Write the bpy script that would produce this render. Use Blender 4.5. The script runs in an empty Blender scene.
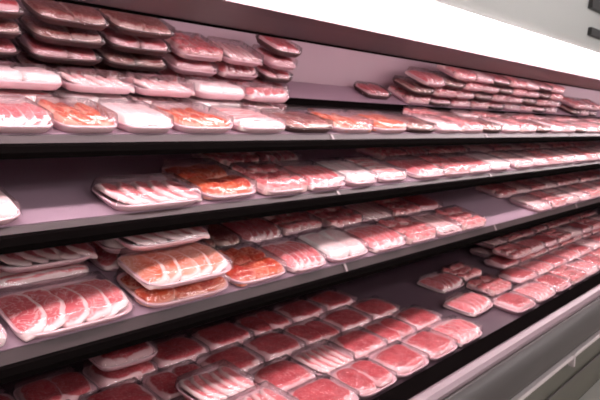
import bpy, math, random
from mathutils import Matrix, Vector, noise
sc = bpy.context.scene
col = sc.collection
EYE = 1.5                                   # camera height; case sections below are measured from eye level

# ------------------------------------------------------------------ helpers
def link(name, me, mat=None, parent=None):
    o = bpy.data.objects.new(name, me)
    col.objects.link(o)
    if mat is not None and me is not None and not me.materials:
        me.materials.append(mat)
    if parent is not None:
        o.parent = parent
    return o

def tag(o, label=None, cat=None, group=None, kind=None):
    if label: o['label'] = label
    if cat: o['category'] = cat
    if group: o['group'] = group
    if kind: o['kind'] = kind
    return o

def mesh(name, verts, faces, smooth=False):
    me = bpy.data.meshes.new(name)
    me.from_pydata(verts, [], faces)
    me.update()
    if smooth:
        me.polygons.foreach_set('use_smooth', [True] * len(me.polygons))
    return me

def area2(p):
    return sum(p[i][0] * p[(i + 1) % len(p)][1] - p[(i + 1) % len(p)][0] * p[i][1] for i in range(len(p)))

def extrude(name, prof, x0, x1, mat, parent=None, smooth=False):
    """closed (y, z-from-eye) section swept along the case from x0 to x1"""
    if area2(prof) < 0: prof = prof[::-1]
    n = len(prof)
    v = [(x0, y, z + EYE) for y, z in prof] + [(x1, y, z + EYE) for y, z in prof]
    f = [(i, i + n, (i + 1) % n + n, (i + 1) % n)[::-1] for i in range(n)]
    f += [tuple(range(n))[::-1], tuple(range(n, 2 * n))]
    me = mesh(name, v, f)
    if smooth:
        me.polygons.foreach_set('use_smooth', [True] * n + [False, False])
    return link(name, me, mat, parent)

def box(name, x0, x1, y0, y1, z0, z1, mat, parent=None):
    return extrude(name, [(y0, z0), (y1, z0), (y1, z1), (y0, z1)], x0, x1, mat, parent)

# ------------------------------------------------------------------ materials
def newmat(name):
    m = bpy.data.materials.new(name); m.use_nodes = True
    nt = m.node_tree
    return m, nt, nt.nodes['Principled BSDF']

def N(nt, typ, **kw):
    n = nt.nodes.new(typ)
    for k, v in kw.items():
        if k in n.inputs: n.inputs[k].default_value = v
        else: setattr(n, k, v)
    return n

def plain(name, c, rough=.5, metal=0., mottle=.12, scale=6., bump=0., spec=.5):
    m, nt, b = newmat(name)
    tc = N(nt, 'ShaderNodeTexCoord')
    no = N(nt, 'ShaderNodeTexNoise', Scale=scale, Detail=4.)
    nt.links.new(tc.outputs['Object'], no.inputs['Vector'])
    mx = N(nt, 'ShaderNodeMix', data_type='RGBA')
    mx.inputs[6].default_value = tuple(x * (1 - mottle) for x in c) + (1,)
    mx.inputs[7].default_value = tuple(min(1, x * (1 + mottle)) for x in c) + (1,)
    nt.links.new(no.outputs['Fac'], mx.inputs[0])
    nt.links.new(mx.outputs[2], b.inputs['Base Color'])
    b.inputs['Roughness'].default_value = rough
    b.inputs['Metallic'].default_value = metal
    b.inputs['Specular IOR Level'].default_value = spec
    if bump:
        bp = N(nt, 'ShaderNodeBump', Strength=bump, Distance=.01)
        nt.links.new(no.outputs['Fac'], bp.inputs['Height'])
        nt.links.new(bp.outputs['Normal'], b.inputs['Normal'])
    return m

def emit(name, c, s):
    m, nt, b = newmat(name)
    b.inputs['Base Color'].default_value = (.8, .8, .8, 1)
    b.inputs['Emission Color'].default_value = c + (1,)
    b.inputs['Emission Strength'].default_value = s
    return m

def meat(name, lean, lean2, fat, vein=.05, rim=.9, scale=16., stripes=0., rough=.3):
    """marbled meat: two lean tones, fat veins, a fat rim taken from the mesh's 'rim' attribute"""
    m, nt, b = newmat(name)
    L = nt.links.new
    tc = N(nt, 'ShaderNodeTexCoord'); oi = N(nt, 'ShaderNodeObjectInfo')
    sh = N(nt, 'ShaderNodeVectorMath', operation='SCALE'); sh.inputs[0].default_value = (3.1, 5.7, 1.9)
    mul = N(nt, 'ShaderNodeMath', operation='MULTIPLY'); mul.inputs[1].default_value = 9.
    L(oi.outputs['Random'], mul.inputs[0]); L(mul.outputs[0], sh.inputs['Scale'])
    ad = N(nt, 'ShaderNodeVectorMath', operation='ADD')
    L(tc.outputs['Object'], ad.inputs[0]); L(sh.outputs[0], ad.inputs[1])
    n1 = N(nt, 'ShaderNodeTexNoise', Scale=scale, Detail=3., Distortion=.8)
    n2 = N(nt, 'ShaderNodeTexNoise', Scale=scale * 2.3, Detail=4., Distortion=1.6)
    L(ad.outputs[0], n1.inputs['Vector']); L(ad.outputs[0], n2.inputs['Vector'])
    mx = N(nt, 'ShaderNodeMix', data_type='RGBA')
    mx.inputs[6].default_value = lean + (1,); mx.inputs[7].default_value = lean2 + (1,)
    r1 = N(nt, 'ShaderNodeMapRange'); r1.inputs[1].default_value = .35; r1.inputs[2].default_value = .65
    L(n1.outputs['Fac'], r1.inputs[0]); L(r1.outputs[0], mx.inputs[0])
    # veins: where the second noise crosses its middle value
    s = N(nt, 'ShaderNodeMath', operation='SUBTRACT'); s.inputs[1].default_value = .5; L(n2.outputs['Fac'], s.inputs[0])
    a = N(nt, 'ShaderNodeMath', operation='ABSOLUTE'); L(s.outputs[0], a.inputs[0])
    r2 = N(nt, 'ShaderNodeMapRange'); r2.inputs[1].default_value = 0; r2.inputs[2].default_value = vein
    r2.inputs[3].default_value = .85; r2.inputs[4].default_value = 0.
    L(a.outputs[0], r2.inputs[0])
    # rim
    at = N(nt, 'ShaderNodeAttribute', attribute_name='rim')
    wob = N(nt, 'ShaderNodeMath', operation='MULTIPLY_ADD'); wob.inputs[1].default_value = .35
    L(n1.outputs['Fac'], wob.inputs[0]); L(at.outputs['Fac'], wob.inputs[2])
    r3 = N(nt, 'ShaderNodeMapRange'); r3.inputs[1].default_value = rim + .13; r3.inputs[2].default_value = rim + .20
    L(wob.outputs[0], r3.inputs[0])
    mxx = N(nt, 'ShaderNodeMath', operation='MAXIMUM'); L(r2.outputs[0], mxx.inputs[0]); L(r3.outputs[0], mxx.inputs[1])
    fac = mxx.outputs[0]
    if stripes:
        w = N(nt, 'ShaderNodeTexWave', Scale=stripes, Distortion=3., Detail=2.)
        w.bands_direction = 'Y'
        w.inputs['Detail Scale'].default_value = 1.2
        L(ad.outputs[0], w.inputs['Vector'])
        r4 = N(nt, 'ShaderNodeMapRange'); r4.inputs[1].default_value = .5; r4.inputs[2].default_value = .75
        L(w.outputs['Fac'], r4.inputs[0])
        m2 = N(nt, 'ShaderNodeMath', operation='MAXIMUM'); L(fac, m2.inputs[0]); L(r4.outputs[0], m2.inputs[1]); fac = m2.outputs[0]
    fx = N(nt, 'ShaderNodeMix', data_type='RGBA'); fx.inputs[7].default_value = fat + (1,)
    L(fac, fx.inputs[0]); L(mx.outputs[2], fx.inputs[6])
    L(fx.outputs[2], b.inputs['Base Color'])
    b.inputs['Roughness'].default_value = rough
    bp = N(nt, 'ShaderNodeBump', Strength=.35, Distance=.006); L(n2.outputs['Fac'], bp.inputs['Height']); L(bp.outputs['Normal'], b.inputs['Normal'])
    return m

def film_material():
    m = bpy.data.materials.new('cling_film'); m.use_nodes = True
    nt = m.node_tree; nt.nodes.clear(); L = nt.links.new
    out = N(nt, 'ShaderNodeOutputMaterial')
    tr = N(nt, 'ShaderNodeBsdfTransparent'); tr.inputs[0].default_value = (.97, .965, .97, 1)
    gl = N(nt, 'ShaderNodeBsdfGlossy', Roughness=.13)
    tc = N(nt, 'ShaderNodeTexCoord')
    mp = N(nt, 'ShaderNodeMapping'); mp.inputs['Scale'].default_value = (8, 22, 8)
    no = N(nt, 'ShaderNodeTexNoise', Scale=1.6, Detail=3., Distortion=1.)
    L(tc.outputs['Object'], mp.inputs['Vector']); L(mp.outputs[0], no.inputs['Vector'])
    bp = N(nt, 'ShaderNodeBump', Strength=.5, Distance=.012)
    L(no.outputs['Fac'], bp.inputs['Height']); L(bp.outputs['Normal'], gl.inputs['Normal'])
    fr = N(nt, 'ShaderNodeFresnel', IOR=1.5); L(bp.outputs['Normal'], fr.inputs['Normal'])
    ma = N(nt, 'ShaderNodeMath', operation='MULTIPLY_ADD'); ma.inputs[1].default_value = .55; ma.inputs[2].default_value = .035
    ma.use_clamp = True
    L(fr.outputs[0], ma.inputs[0])
    mx = N(nt, 'ShaderNodeMixShader')
    L(ma.outputs[0], mx.inputs[0]); L(tr.outputs[0], mx.inputs[1]); L(gl.outputs[0], mx.inputs[2])
    L(mx.outputs[0], out.inputs['Surface'])
    return m

M = dict(
    steak=meat('beef_red', (.62, .105, .12), (.45, .050, .065), (.82, .50, .52), .020, .90, 18),
    chop=meat('pork_pink', (.80, .23, .25), (.62, .11, .13), (.88, .64, .64), .03, .84, 16),
    peach=meat('peach_orange', (.78, .40, .32), (.62, .13, .06), (.88, .62, .60), .03, .86, 13),
    belly=meat('pork_belly', (.76, .19, .21), (.80, .34, .35), (.90, .72, .71), .03, .9, 14, 14.),
    marinated=meat('marinated_orange', (.66, .115, .04), (.46, .035, .025), (.88, .46, .36), .035, .97, 15),
    dice=meat('diced_pink', (.76, .18, .20), (.56, .075, .09), (.86, .56, .55), .045, .92, 24),
    pale=meat('pale_whitish', (.88, .66, .66), (.84, .52, .54), (.92, .80, .79), .05, .8, 14),  # whitish tones with still paler veins and rim
    brown=meat('dull_brown_red', (.30, .085, .07), (.20, .035, .04), (.60, .40, .36), .03, .95, 15),
    foam=plain('lamp_tinted_foam', (.78, .50, .55), .6, 0, .04, 40),  # white foam with the lamp's pink light put into its colour
    film=film_material(),
    deck=plain('shaded_mauve_deck', (.085, .05, .065), .4, 0, .08, 3),  # mauve darkened, shade under the lower shelf put into the colour
    lit_back=plain('mauve_painted_lit', (.42, .29, .33), .45, 0, .06, 3),  # paler than the back panel: light on the upper back painted in
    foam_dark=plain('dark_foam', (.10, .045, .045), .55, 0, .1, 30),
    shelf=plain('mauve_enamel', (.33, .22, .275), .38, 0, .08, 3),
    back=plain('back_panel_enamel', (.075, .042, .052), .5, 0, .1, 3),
    rail=plain('black_rail', (.004, .003, .003), .8, 0, .2, 9, 0., .0),
    strip=plain('grey_price_strip', (.045, .027, .029), .4, 0, .25, 7, 0., .25),
    clip=plain('pale_clip', (.26, .19, .20), .4, 0, .05, 9),
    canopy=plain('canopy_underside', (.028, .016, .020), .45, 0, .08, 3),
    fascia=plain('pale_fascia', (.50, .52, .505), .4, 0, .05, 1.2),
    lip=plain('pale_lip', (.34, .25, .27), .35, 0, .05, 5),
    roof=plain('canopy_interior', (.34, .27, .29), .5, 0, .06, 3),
    fill_lamp=emit('added_fill_lamp', (1., .84, .88), 10.),  # glow of the added tube over the top ledge
    lamp=emit('pink_white_lamp', (1., .86, .885), 21.),
    cap=plain('pale_metal_cap', (.21, .145, .165), .35, .1, .08, 6),
    bumper=plain('grey_bumper', (.048, .041, .040), .45, 0, .12, 5),
    white=plain('white_trim', (.45, .39, .39), .4, 0, .06, 6),
    kick=plain('olive_grey_panel', (.06, .057, .042), .5, 0, .12, 4),
    dark=plain('dark_plastic', (.03, .03, .03), .5),
    floor=plain('floor_vinyl', (.32, .31, .28), .35, 0, .1, 2),
    ceil=plain('ceiling_tile', (.62, .63, .62), .8, 0, .04, 2),
    wall=plain('shop_wall', (.50, .50, .48), .8, 0, .05, 1),
    panel=emit('ceiling_panel_light', (1., .93, .945), 15.),
)

# ------------------------------------------------------------------ the shop around the case
XA, XB = -.9, 9.
def struct(o): return tag(o, kind='structure')
struct(box('floor', -4, 12, -4, 2.4, -1.6, -1.5, M['floor']))
struct(box('ceiling', -4, 12, -4, 2.4, 1.6, 1.7, M['ceil']))
struct(box('wall_back', -4, 12, 2.3, 2.4, -1.5, 1.6, M['wall']))
struct(box('wall_front', -4, 12, -4.1, -4, -1.5, 1.6, M['wall']))
struct(box('wall_right', 12, 12.1, -4, 2.4, -1.5, 1.6, M['wall']))
struct(box('wall_left', -4.1, -4, -4, 2.4, -1.5, 1.6, M['wall']))
ORD = ('first second third fourth fifth sixth seventh eighth ninth tenth eleventh twelfth thirteenth fourteenth fifteenth '
       'sixteenth seventeenth eighteenth nineteenth twentieth').split()
k = 0
for yy in (-3.4, -2.0):
    for xx in (-1.5, 1.2, 3.9, 6.6):
        e = bpy.data.objects.new('ceiling_light', None); col.objects.link(e); e.location = (xx, yy, EYE + 1.6)
        tag(e, 'flat white ceiling panel light, %s from the near end, %s row above the aisle' % (ORD[k % 4], 'far' if yy < -3 else 'case-side'),
            'ceiling light', 'panel lights on the shop ceiling')
        for nm, hw, hd, z0, z1, mm in (('frame', .64, .34, -.03, 0, 'white'), ('diffuser', .60, .30, -.036, -.0305, 'panel')):
            me = mesh(nm, [(sx * hw, sy * hd, z) for z in (z0, z1) for sx, sy in ((-1, -1), (1, -1), (1, 1), (-1, 1))],
                      [(3, 2, 1, 0), (4, 5, 6, 7)] + [(i, (i + 1) % 4, (i + 1) % 4 + 4, i + 4) for i in range(4)])
            link(nm, me, M[mm], e)
        k += 1

# ------------------------------------------------------------------ the display case
TIER = dict(   # front edge y, z of the loading surface (from eye level), tilt in degrees, depth along the slope
    S0=(1.80, .146, 28, .22), S1=(1.42, -.002, 16, .37), S2=(1.39, -.212, 16, .56), S3=(1.35, -.486, 16, .58), D=(1.12, -.90, 8, .86))
case = bpy.data.objects.new('display_case', None); col.objects.link(case)
tag(case, 'long refrigerated open-front meat display case with mauve shelves and black rails', 'display case')
def surf(t, s, lift=0.):
    y, z, a, d = TIER[t]; a = math.radians(a)
    return (y + s * math.cos(a) - lift * math.sin(a), z + s * math.sin(a) + lift * math.cos(a))

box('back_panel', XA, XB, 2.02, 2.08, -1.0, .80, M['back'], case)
tag(box('lit_back_sheet', XA, XB, 2.010, 2.0195, .17, .56, M['lit_back'], case), 'back wall sheet behind the top ledge, light painted in as paler mauve')  # added sheet, its paler colour stands in for light on the back
tag(extrude('end_panel', [(2.08, -1.5), (2.08, .9), (1.02, .9), (1.10, .45), (1.45, .30), (1.45, -.3), (.90, -.9), (.90, -1.5)], XB, XB + .04, M['white'], case), 'white end panel')
extrude('end_panel', [(2.08, -1.5), (2.08, .9), (1.02, .9), (1.10, .45), (1.45, .30), (1.45, -.3), (.90, -.9), (.90, -1.5)], XA - .04, XA, M['white'], case)

JOINTS = [.40 + 1.27 * i for i in range(-1, 7)]
for t in ('S0', 'S1', 'S2', 'S3'):
    d = TIER[t][3]
    sh = extrude('shelf', [surf(t, 0), surf(t, d), surf(t, d, -.012), surf(t, 0, -.012)], XA, XB, M['shelf'], case)
    y, z = surf(t, 0)
    if t == 'S0':
        tag(extrude('rail', [(y - .004, z + .008), (y, z + .008), (y, z - .022), (y - .004, z - .022)], XA, XB, M['rail'], sh), 'thin black front lip')
        extrude('riser', [(y + .02, z - .016), (y + .03, z - .016), (y + .03, z - .10), (y + .02, z - .10)], XA, XB, M['back'], sh)
        continue
    # sloping price strip with the black nosing under it
    hs, hr = {'S1': (.022, .036), 'S2': (.018, .042), 'S3': (.030, .040)}[t]
    tag(extrude('price_strip', [(y, z - .002), (y - .004, z - .002), (y - .016, z - hs), (y, z - hs)], XA, XB, M['strip'], sh), 'grey sloping price strip')
    a, b_ = y - .017, z - hs - .0005
    ra = extrude('rail', [(a + .003, b_), (a - .006, b_ - .006), (a - .008, b_ - hr * .6), (a - .002, b_ - hr), (a + .02, b_ - hr), (a + .06, b_ - .012), (a + .06, b_)], XA, XB, M['rail'], sh)
    tag(ra, 'black front rail')
    for jx in JOINTS:
        extrude('strip_joint', [(y - .003, z - .001), (y - .007, z - .001), (y - .020, z - hs + .001), (y - .014, z - hs + .001)], jx - .006, jx + .006, M['clip'], sh)
        yb, zb = surf(t, d, -.0125)
        yf, zf = surf(t, .10, -.0125)
        extrude('bracket', [(yf, zf), (yb, zb), (yb, zb - .09), (yf, zf - .015)], jx - .004, jx + .004, M['rail'], sh)

# deck, lip and bumper
t = 'D'; d = TIER[t][3]
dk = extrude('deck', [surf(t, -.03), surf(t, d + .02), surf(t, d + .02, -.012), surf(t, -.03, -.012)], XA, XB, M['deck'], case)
tag(extrude('inner_lip', [(1.10, -.915), (1.062, -.86), (.985, -.872), (.985, -.93), (1.08, -.93)], XA, XB, M['rail'], case), 'black inner lip of the deck')
tag(extrude('top_cap', [(.984, -.868), (.975, -.866), (.950, -.872), (.938, -.886), (.938, -.93), (.984, -.93)], XA, XB, M['cap'], case), 'pale pinkish metal cap')
extrude('bumper', [(.937, -.90), (.925, -.905), (.905, -.93), (.895, -.97), (.895, -1.03), (.905, -1.06), (.937, -1.06)], XA, XB, M['bumper'], case, True)
extrude('recess', [(.95, -1.06), (.93, -1.06), (.93, -1.11), (.95, -1.11)], XA, XB, M['rail'], case)
ws = extrude('trim_strip', [(.93, -1.088), (.908, -1.088), (.905, -1.094), (.905, -1.106), (.93, -1.112)], XA, XB, M['white'], case)
tag(ws, 'thin white trim strip')
for jx in (.4, 1.67, 2.94, 4.2, 5.5, 6.8):
    extrude('strip_joint', [(.93, -1.086), (.902, -1.086), (.902, -1.15), (.93, -1.15)], jx - .008, jx + .008, M['white'], ws)
extrude('lower_panel', [(.96, -.93), (.94, -1.11), (.935, -1.40), (.96, -1.40)], XA, XB, M['kick'], case)
extrude('lower_trim', [(.934, -1.235), (.928, -1.235), (.928, -1.247), (.934, -1.247)], XA, XB, M['bumper'], case)
extrude('plinth', [(1.0, -1.40), (1.0, -1.5), (2.08, -1.5), (2.08, -1.40)], XA, XB, M['rail'], case)
extrude('lower_body', [(.961, -1.40), (.961, -.94), (2.08, -.94), (2.08, -1.40)], XA, XB, M['kick'], case)

# canopy: dark underside, lamp, pale flared fascia
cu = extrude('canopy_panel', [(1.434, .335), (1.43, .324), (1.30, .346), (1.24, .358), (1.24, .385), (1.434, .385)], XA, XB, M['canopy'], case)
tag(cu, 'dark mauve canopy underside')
extrude('canopy_edge', [(1.440, .334), (1.428, .318), (1.424, .323), (1.434, .338)], XA, XB, M['rail'], cu)
extrude('canopy_lip', [(1.239, .352), (1.228, .348), (1.222, .362), (1.239, .374)], XA, XB, M['lip'], cu)
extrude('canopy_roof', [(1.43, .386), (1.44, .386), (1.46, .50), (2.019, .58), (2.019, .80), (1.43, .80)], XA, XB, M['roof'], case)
arc = [(1.168 + .052 * math.cos(a), .414 + .052 * math.sin(a)) for a in [2 * math.pi * i / 20 for i in range(20)]]
lp = extrude('lamp_tube', arc, XA, XB, M['lamp'], case, True)
tag(lp, 'glowing pinkish white lamp tube')
arc = [(1.50 + .016 * math.cos(a), .428 + .016 * math.sin(a)) for a in [2 * math.pi * i / 12 for i in range(12)]]
tag(extrude('lamp_tube', arc, XA, XB, M['fill_lamp'], case, True), 'added unseen fill tube behind the canopy edge')  # added tube, hidden from view, to brighten the top ledge
extrude('lamp_housing', [(1.10, .470), (1.24, .470), (1.24, .386), (1.43, .386), (1.43, .52), (1.10, .52)], XA, XB, M['lip'], case)
fs = extrude('fascia', [(1.098, .455), (1.088, .457), (1.078, .50), (1.066, .60), (1.050, .75), (1.04, .95), (1.07, .95), (1.098, .52)], XA, XB, M['fascia'], case, True)
tag(fs, 'pale grey flared canopy fascia')
extrude('canopy_top', [(1.075, .82), (1.075, .90), (2.08, .90), (2.08, .82)], XA, XB, M['fascia'], case)
box('dark_block', 3.40, 3.62, 1.052, 1.076, .525, .565, M['dark'], fs)  # two plain dark blocks, kind of object unknown
box('dark_block', 3.34, 3.62, 1.036, 1.064, .655, .78, M['dark'], fs)

# ------------------------------------------------------------------ meat packs
W0, D0 = .22, .18
def srect(u, a, b, e=5.):
    c, s = math.cos(u), math.sin(u)
    return (a * math.copysign(abs(c) ** (2 / e), c), b * math.copysign(abs(s) ** (2 / e), s))

def tray_mesh():
    n = 40; v = []; f = []
    rings = [(.86, 0), (.985, .016), (1.0, .019), (1.0, .0225), (.945, .0225), (.84, .006)]
    for k, z in rings:
        ov = (1 - k) * .09
        for i in range(n):
            x, y = srect(2 * math.pi * i / n, W0 / 2 - ov, D0 / 2 - ov)
            v.append((x, y, z))
    for r in range(len(rings) - 1):
        for i in range(n):
            f.append((r * n + i, r * n + (i + 1) % n, (r + 1) * n + (i + 1) % n, (r + 1) * n + i))
    f.append(tuple(range(n))[::-1]); f.append(tuple(range((len(rings) - 1) * n, len(rings) * n)))
    return mesh('tray', v, f, True)

def film_mesh(top, rng):
    nx, ny = 16, 13; v = []; f = []
    ph = rng.uniform(0, 9)
    for j in range(ny):
        for i in range(nx):
            u, w = 2 * i / (nx - 1) - 1, 2 * j / (ny - 1) - 1
            x, y = u * (W0 / 2 + .001), w * (D0 / 2 + .001)
            # pull the corners in to the tray's rounding
            if abs(u) > .99 or abs(w) > .99:
                x2, y2 = srect(math.atan2(w * D0, u * W0), W0 / 2 + .001, D0 / 2 + .001); 
                x = math.copysign(min(abs(x), abs(x2) + .004), x); y = math.copysign(min(abs(y), abs(y2) + .004), y)
            e = min(1, (1 - max(abs(u), abs(w))) / .13)
            e = 1 - (1 - e) ** 2
            z = .0238 + (top - .0238) * e
            z += .0022 * noise.noise((u * 3 + ph, w * 4, ph)) * e
            if abs(u) > .99 or abs(w) > .99: z = .0170
            v.append((x, y, z))
    for j in range(ny - 1):
        for i in range(nx - 1):
            a = j * nx + i; f.append((a, a + 1, a + 1 + nx, a + nx))
    return mesh('film', v, f, True)

def blob(name, a, b, h, seed, e=2.6, rough=.10, lump=.003, n=36, taper=0.):
    """an irregular rounded slab of meat, rim attribute running 0 (middle) to 1 (edge)"""
    prof = [(0, 1.0), (.35, 1.0), (.62, .99), (.80, .95), (.91, .84), (.98, .60), (1.0, .36), (.97, .10), (.90, 0)]
    v = [(0, 0, h)]; rim = [0.]; f = []
    for k, (r, hz) in enumerate(prof[1:]):
        for i in range(n):
            u = 2 * math.pi * i / n
            c, s = math.cos(u), math.sin(u)
            x = a * math.copysign(abs(c) ** (2 / e), c); y = b * math.copysign(abs(s) ** (2 / e), s)
            q = 1 + rough * (noise.noise((c * 1.3 + seed * 7.3, s * 1.3, seed)) + .5 * noise.noise((c * 3.1, s * 3.1 + seed * 3.7, seed)))
            q *= 1 - taper * (x / a) * .5 * abs(y / b)
            x *= q * r; y *= q * r
            z = h * hz + (lump * noise.noise((x * 28 + seed * 5, y * 28, seed * 2.)) if hz > .2 else 0)
            v.append((x, y, max(0, z))); rim.append(r if hz > .36 else 1.)
    for i in range(n): f.append((0, 1 + i, 1 + (i + 1) % n))
    m = len(prof) - 1
    for k in range(m - 1):
        for i in range(n):
            p, q = 1 + k * n + i, 1 + k * n + (i + 1) % n
            f.append((p, p + n, q + n, q))
    f.append(tuple(range(1 + (m - 1) * n, 1 + m * n))[::-1])
    me = mesh(name, v, f, True)
    at = me.attributes.new('rim', 'FLOAT', 'POINT'); at.data.foreach_set('value', rim)
    return me

TRAY = tray_mesh(); TRAY.materials.append(M['foam'])
TRAY_DARK = tray_mesh(); TRAY_DARK.materials.append(M['foam_dark'])

def layout(kind, rng):
    """pieces of one pack: (part name, mesh, material, x, y, z, yaw, pitch) and the film's height"""
    P = []; sd = lambda: rng.uniform(0, 60)
    if kind in ('steak', 'brown'):
        for i, sx in enumerate((-1, 1)):
            P.append(('meat_slice', blob('meat_slice', .055, .080, .030, sd(), 3.4, .10, .005), kind, sx * .049, rng.uniform(-.003, .003), .006 + i * .004, rng.uniform(-.08, .08), 0))
        top = .043
    elif kind == 'slab':
        P.append(('meat_slice', blob('meat_slice', .102, .080, .036, sd(), 3.8, .09, .006), 'steak', 0, 0, .006, rng.uniform(-.03, .03), 0)); top = .046
    elif kind in ('chop', 'peach'):
        for i in range(5):
            P.append(('meat_slice', blob('meat_slice', .036, .080, .017, sd(), 2.8, .16, .004, taper=.4), kind, -.076 + i * .038, rng.uniform(-.003, .003), .014 + .001 * i, rng.uniform(-.12, .12), -.34))
        top = .048
    elif kind == 'belly':
        for i in range(5):
            P.append(('meat_strip', blob('meat_strip', .103, .0185, .034, sd(), 3.6, .10, .004), kind, rng.uniform(-.002, .002), -.066 + i * .033, .007, rng.uniform(-.04, .04), 0))
        top = .047
    elif kind == 'marinated':
        for i in range(6):
            P.append(('meat_slice', blob('meat_slice', rng.uniform(.040, .048), rng.uniform(.040, .046), rng.uniform(.022, .030), sd(), 2.5, .25, .007, 30), kind,
                      -.064 + (i % 3) * .062 + rng.uniform(-.004, .004), -.042 + (i // 3) * .082 + rng.uniform(-.003, .003), .010, rng.uniform(-.5, .5), -.22))
        top = .051
    elif kind == 'dice':
        for j in range(3):
            for i in range(5):
                P.append(('meat_chunk', blob('meat_chunk', rng.uniform(.021, .027), rng.uniform(.026, .033), rng.uniform(.028, .040), sd(), 2.8, .25, .006, 20), kind,
                          -.082 + i * .041 + rng.uniform(-.004, .004), -.056 + j * .056 + rng.uniform(-.004, .004), .006, rng.uniform(0, 3), 0))
        top = .051
    elif kind == 'pale':
        for i, sx in enumerate((-1, 1)):
            P.append(('meat_slice', blob('meat_slice', .054, .082, .038, sd(), 4, .08, .005), kind, sx * .050, 0, .007, rng.uniform(-.04, .04), 0))
        top = .050
    return P, top

TOPZ = {}
def make_proto(kind, var):
    rng = random.Random(hash((len(kind), ord(kind[0]), ord(kind[-1]), var)) & 0xffff)
    pieces, top = layout(kind, rng)
    TOPZ[kind] = top
    kids = [('tray', TRAY_DARK if kind == 'brown' else TRAY, Matrix())]
    for nm, me, mk, x, y, z, yaw, pit in pieces:
        me.materials.append(M[mk])
        mt = Matrix.Translation((x, y, z)) @ Matrix.Rotation(yaw, 4, 'Z') @ Matrix.Rotation(pit, 4, 'Y'); inv = mt.inverted()
        for v in me.vertices:                       # the wrap squeezes whatever would bulge past the rim
            p = mt @ v.co
            for ax, lim in ((0, W0 / 2 - .009), (1, D0 / 2 - .009)):
                q = abs(p[ax]) - lim
                if q > 0: p[ax] = math.copysign(lim + .008 * math.tanh(q / .02), p[ax])
            v.co = inv @ p
        kids.append((nm, me, mt))
    fm = film_mesh(top + .003, rng); fm.materials.append(M['film'])
    kids.append(('film', fm, Matrix()))
    return kids

KINDS = {'steak': 3, 'slab': 3, 'chop': 3, 'peach': 2, 'belly': 2, 'marinated': 3, 'dice': 3, 'pale': 2, 'brown': 2}
PROTO = {(k_, i): make_proto(k_, i) for k_, nv in KINDS.items() for i in range(nv)}
LOOK = {'steak': 'two dark red steaks', 'slab': 'one broad red steak', 'chop': 'overlapping pink pork chops', 'peach': 'peach and orange pork slices', 'belly': 'striped pork belly strips',
        'marinated': 'orange marinated chunks', 'dice': 'diced pink meat', 'pale': 'whitish pork slabs', 'brown': 'dull brownish steaks'}
PLACE = {'S0': 'top ledge', 'S1': 'upper shelf', 'S2': 'middle shelf', 'S3': 'lower shelf', 'D': 'bottom deck'}
GROUP = {'S0': 'meat trays on the top ledge', 'S1': 'meat trays on the upper shelf', 'S2': 'meat trays on the middle shelf',
         'S3': 'meat trays on the lower shelf', 'D': 'meat trays on the bottom deck'}

packs = []      # (tier, row name, X, s, w, d, yaw, lift, kind)
R = random.Random(11)
def put(t, row, X, s, kind, w=.21, d=.18, lift=0., yaw=None):
    packs.append([t, row, X, s - (.02 if t in ('S1', 'S2', 'S3') and row.startswith('front') else -.004 if t == 'S0' else .012), w - (.012 if t == 'S0' else .009 if t == 'S1' else .006), d - .006, R.uniform(-.015, .015) * (3.0 if t == 'S0' else .6) if yaw is None else yaw, lift, kind])
def run(t, row, X0, X1, s, kinds, w=.215, d=.18, lift=0.):
    n = max(1, int((X1 - X0) / (w + .002)))
    for i in range(n):
        put(t, row, X0 + (i + .5) * (X1 - X0) / n, s + R.uniform(-.001, .001), kinds[i % len(kinds)], (X1 - X0) / n + .001, d, lift)

LY = .059
# lower shelf
put('S3', 'front row', .345, .115, 'belly', .27, .22); put('S3', 'front row', .645, .115, 'chop', .31, .22)
put('S3', 'back row', .36, .345, 'pale', .28, .22); put('S3', 'back row', .655, .345, 'belly', .28, .22)
put('S3', 'front row', .975, .115, 'marinated', .31, .22); put('S3', 'back row', .975, .345, 'chop', .31, .22)
put('S3', 'front row second layer', .975, .115, 'peach', .31, .22, LY, 0); put('S3', 'back row second layer', .975, .345, 'pale', .30, .22, LY, 0)
put('S3', 'third layer', .975, .235, 'chop', .30, .22, 2 * LY, .02)
put('S3', 'back row second layer', .37, .335, 'chop', .28, .22, LY); put('S3', 'back row second layer', .665, .335, 'chop', .28, .22, LY)
put('S3', 'front row', 1.26, .12, 'marinated', .24, .22); put('S3', 'front row', 1.485, .115, 'chop', .19, .22)
put('S3', 'back row', 1.27, .35, 'brown', .23, .21); put('S3', 'back row', 1.49, .345, 'chop', .20, .21)
put('S3', 'front row', 1.72, .125, 'pale', .25, .23, 0, .03)
put('S3', 'back row', 1.72, .36, 'dice', .24, .20)
run('S3', 'front row', 1.86, 2.84, .115, ['chop', 'dice', 'chop', 'dice'], .235, .22)
run('S3', 'back row', 1.86, 2.82, .345, ['dice', 'chop', 'dice', 'slab'], .23, .21)
run('S3', 'front row', 3.52, 5.8, .115, ['chop', 'dice', 'belly'], .235, .22)
run('S3', 'back row', 3.52, 5.8, .345, ['dice', 'chop'], .235, .21)
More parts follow.
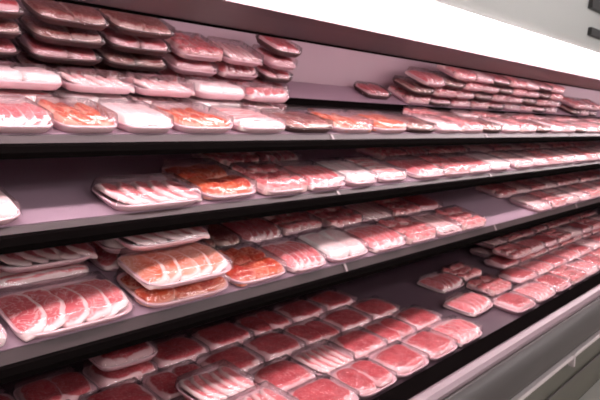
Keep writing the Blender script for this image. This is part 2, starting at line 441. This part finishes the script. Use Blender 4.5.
# middle shelf
put('S2', 'front row', .42, .125, 'pale', .24, .24)
put('S2', 'front row', .91, .095, 'chop', .30, .18, 0, 0)
put('S2', 'front row', 1.175, .16, 'marinated', .225, .30, 0, .02)
put('S2', 'front row', 1.407, .125, 'dice', .22, .24); put('S2', 'front row', 1.63, .125, 'chop', .22, .24)
put('S2', 'back row', 1.42, .365, 'dice', .22, .20); put('S2', 'back row', 1.65, .365, 'chop', .22, .20)
put('S2', 'front row', 1.845, .13, 'pale', .19, .25); put('S2', 'front row', 2.06, .14, 'belly', .21, .26)
run('S2', 'front row', 2.24, 3.22, .125, ['chop', 'dice', 'chop', 'pale'], .235, .24)
run('S2', 'back row', 2.30, 3.22, .36, ['dice', 'chop'], .225, .20)
run('S2', 'front row', 3.30, 5.8, .125, ['belly', 'chop', 'dice'], .235, .24)
run('S2', 'back row', 3.30, 5.8, .36, ['chop', 'dice'], .235, .20)
# upper shelf
for X, kd, w in ((.36, 'pale', .22), (.555, 'chop', .165), (.725, 'marinated', .17), (.90, 'pale', .17), (1.10, 'marinated', .22), (1.33, 'belly', .23)):
    put('S1', 'front row', X, .11, kd, w, .21)
run('S1', 'front row', 1.45, 2.20, .11, ['brown', 'marinated', 'marinated'], .235, .21)
run('S1', 'front row', 2.21, 5.8, .11, ['brown', 'chop', 'dice'], .235, .21)
run('S1', 'back row', .30, 1.66, .285, ['chop', 'belly', 'pale', 'chop', 'pale'], .22, .13)
run('S1', 'back row second layer', .30, 1.66, .285, ['chop', 'pale', 'chop'], .22, .13, LY)
run('S1', 'back row', 2.60, 5.8, .285, ['dice', 'brown', 'chop'], .235, .13)
# top ledge
def stack(X, s, kinds, w, d, X1=None):
    for i, kd in enumerate(kinds):
        row = 'front row' + ('', ' second layer', ' third layer', ' fourth layer')[i]
        if X1 is None: put('S0', row, X, s, kd, w, d, .0595 * i)
        else: run('S0', row, X, X1, s, kd, w, d, .0595 * i)
stack(.595, .105, ('brown', 'steak', 'brown', 'steak'), .24, .19)
stack(.73, .105, (['brown'], ['steak', 'brown'], ['brown', 'steak'], ['brown']), .22, .19, 1.22)
stack(1.24, .105, (['chop', 'slab'], ['slab', 'chop'], ['dice', 'chop']), .20, .19, 1.66)
stack(1.775, .10, ('slab', 'steak', 'slab', 'steak'), .17, .18)
put('S0', 'front row', 2.60, .13, 'steak', .22, .15)
stack(2.80, .105, (['dice', 'steak', 'chop'], ['brown', 'dice', 'chop']), .235, .19, 5.1)
run('S0', 'front row third layer', 2.90, 5.05, .105, ['chop', 'brown', 'dice'], .235, .19, .119)
run('S0', 'front row fourth layer', 3.20, 5.0, .105, ['dice', 'chop', 'steak'], .235, .19, .1785)
stack(5.45, .105, (['brown', 'chop'], ['dice', 'chop']), .235, .19, 6.2)
# bottom deck
for row, s, X0, X1, kinds in (('front row', .09, .82, 2.38, ['slab', 'chop', 'slab', 'steak', 'slab']), ('second row', .268, .82, 2.34, ['slab', 'steak', 'slab', 'chop']),
                              ('third row', .446, .52, 2.26, ['slab', 'slab', 'steak']), ('fourth row', .624, .40, 2.16, ['slab', 'steak', 'slab', 'slab'])):
    run('D', row, X0, X1, s, kinds, .212, .183)
put('D', 'front row second layer', 1.10, .10, 'chop', .22, .18, LY, .05)
put('D', 'second row second layer', 1.08, .285, 'chop', .22, .18, LY, .02)
put('D', 'fourth row second layer', .96, .645, 'slab', .22, .18, LY, -.04)
put('D', 'front row', 2.87, .09, 'slab', .24, .18); put('D', 'second row', 2.64, .22, 'chop', .25, .19, 0, .05)
put('D', 'second row', 3.00, .285, 'dice', .24, .19); put('D', 'third row', 2.80, .468, 'chop', .25, .19); put('D', 'third row', 3.06, .492, 'dice', .23, .18)
for row, s, X0, kinds in (('front row', .09, 3.02, ['chop', 'slab', 'dice']), ('second row', .268, 3.22, ['slab', 'chop']), ('third row', .446, 3.4, ['slab', 'dice', 'chop']), ('fourth row', .624, 3.55, ['chop', 'slab'])):
    run('D', row, X0, 5.8, s, kinds, .235, .180)
run('D', 'fourth row second layer', 3.6, 5.8, .63, ['chop', 'dice', 'slab'], .235, .18, LY)
run('D', 'third row second layer', 3.5, 5.8, .44, ['dice', 'chop', 'slab'], .235, .18, LY)

rows = {}
for p in packs: rows.setdefault((p[0], p[1]), []).append(p)
for (t, row), ps in rows.items():
    ps.sort(key=lambda p: p[2])
def ordw(i):
    if i < 20: return ORD[i]
    return 'twenty-' + ORD[i - 20]
count = {}
for (t, row), ps in rows.items():
    ang = math.radians(TIER[t][2])
    for i, (t_, row_, X, s, w, d, yaw, lift, kind) in enumerate(ps):
        y, z = surf(t, s, .0008 + lift)
        c = count.get(kind, 0); count[kind] = c + 1
        kids = PROTO[(kind, c % KINDS[kind])]
        e = bpy.data.objects.new('meat_tray', None); col.objects.link(e)
        flip = math.pi if (c // KINDS[kind]) % 2 else 0.
        e.matrix_world = Matrix.Translation((X, y, z + EYE)) @ Matrix.Rotation(ang, 4, 'X') @ Matrix.Rotation(yaw + flip, 4, 'Z') @ Matrix.Diagonal((w / W0, d / D0, 1, 1))
        where = 'on its own' if len(ps) == 1 else ordw(i) + ' from near end'
        tag(e, 'tray of %s, %s, %s, %s' % (LOOK[kind], where, row, PLACE[t]), 'meat tray', GROUP[t])
        e.empty_display_size = .05
        for nm, me, mtx in kids:
            if nm == 'tray' and t == 'S0' and kind in ('steak', 'brown'): me = TRAY_DARK
            o = link(nm, me, None, e); o.matrix_local = mtx

# ------------------------------------------------------------------ light, camera, view
w = bpy.data.worlds.new('World'); sc.world = w; w.use_nodes = True
w.node_tree.nodes['Background'].inputs[0].default_value = (.9, .95, 1, 1)
w.node_tree.nodes['Background'].inputs[1].default_value = .15

F, VX, VY = 580., 850., 133.
pitch = math.atan((200 - VY) / F); A = math.radians(43.28965)
f0 = Vector((math.cos(A), math.sin(A), 0)); r = Vector((math.sin(A), -math.cos(A), 0)); zz = Vector((0, 0, 1))
fw = f0 * math.cos(pitch) - zz * math.sin(pitch); up = zz * math.cos(pitch) + f0 * math.sin(pitch)
cam = bpy.data.cameras.new('camera'); co = bpy.data.objects.new('camera', cam); col.objects.link(co)
mw = Matrix((r, up, -fw)).transposed().to_4x4(); mw.translation = (0, 0, EYE)
co.matrix_world = mw
cam.sensor_width = 36; cam.lens = 36 * F / 600
cam.clip_start = .05
cam.dof.use_dof = True; cam.dof.focus_distance = .75; cam.dof.aperture_fstop = 14.
sc.camera = co
sc.cycles.transparent_max_bounces = 24
sc.view_settings.view_transform = 'Standard'; sc.view_settings.look = 'None'
sc.view_settings.gamma = 1; sc.view_settings.use_curve_mapping = False
sc.view_settings.exposure = .45
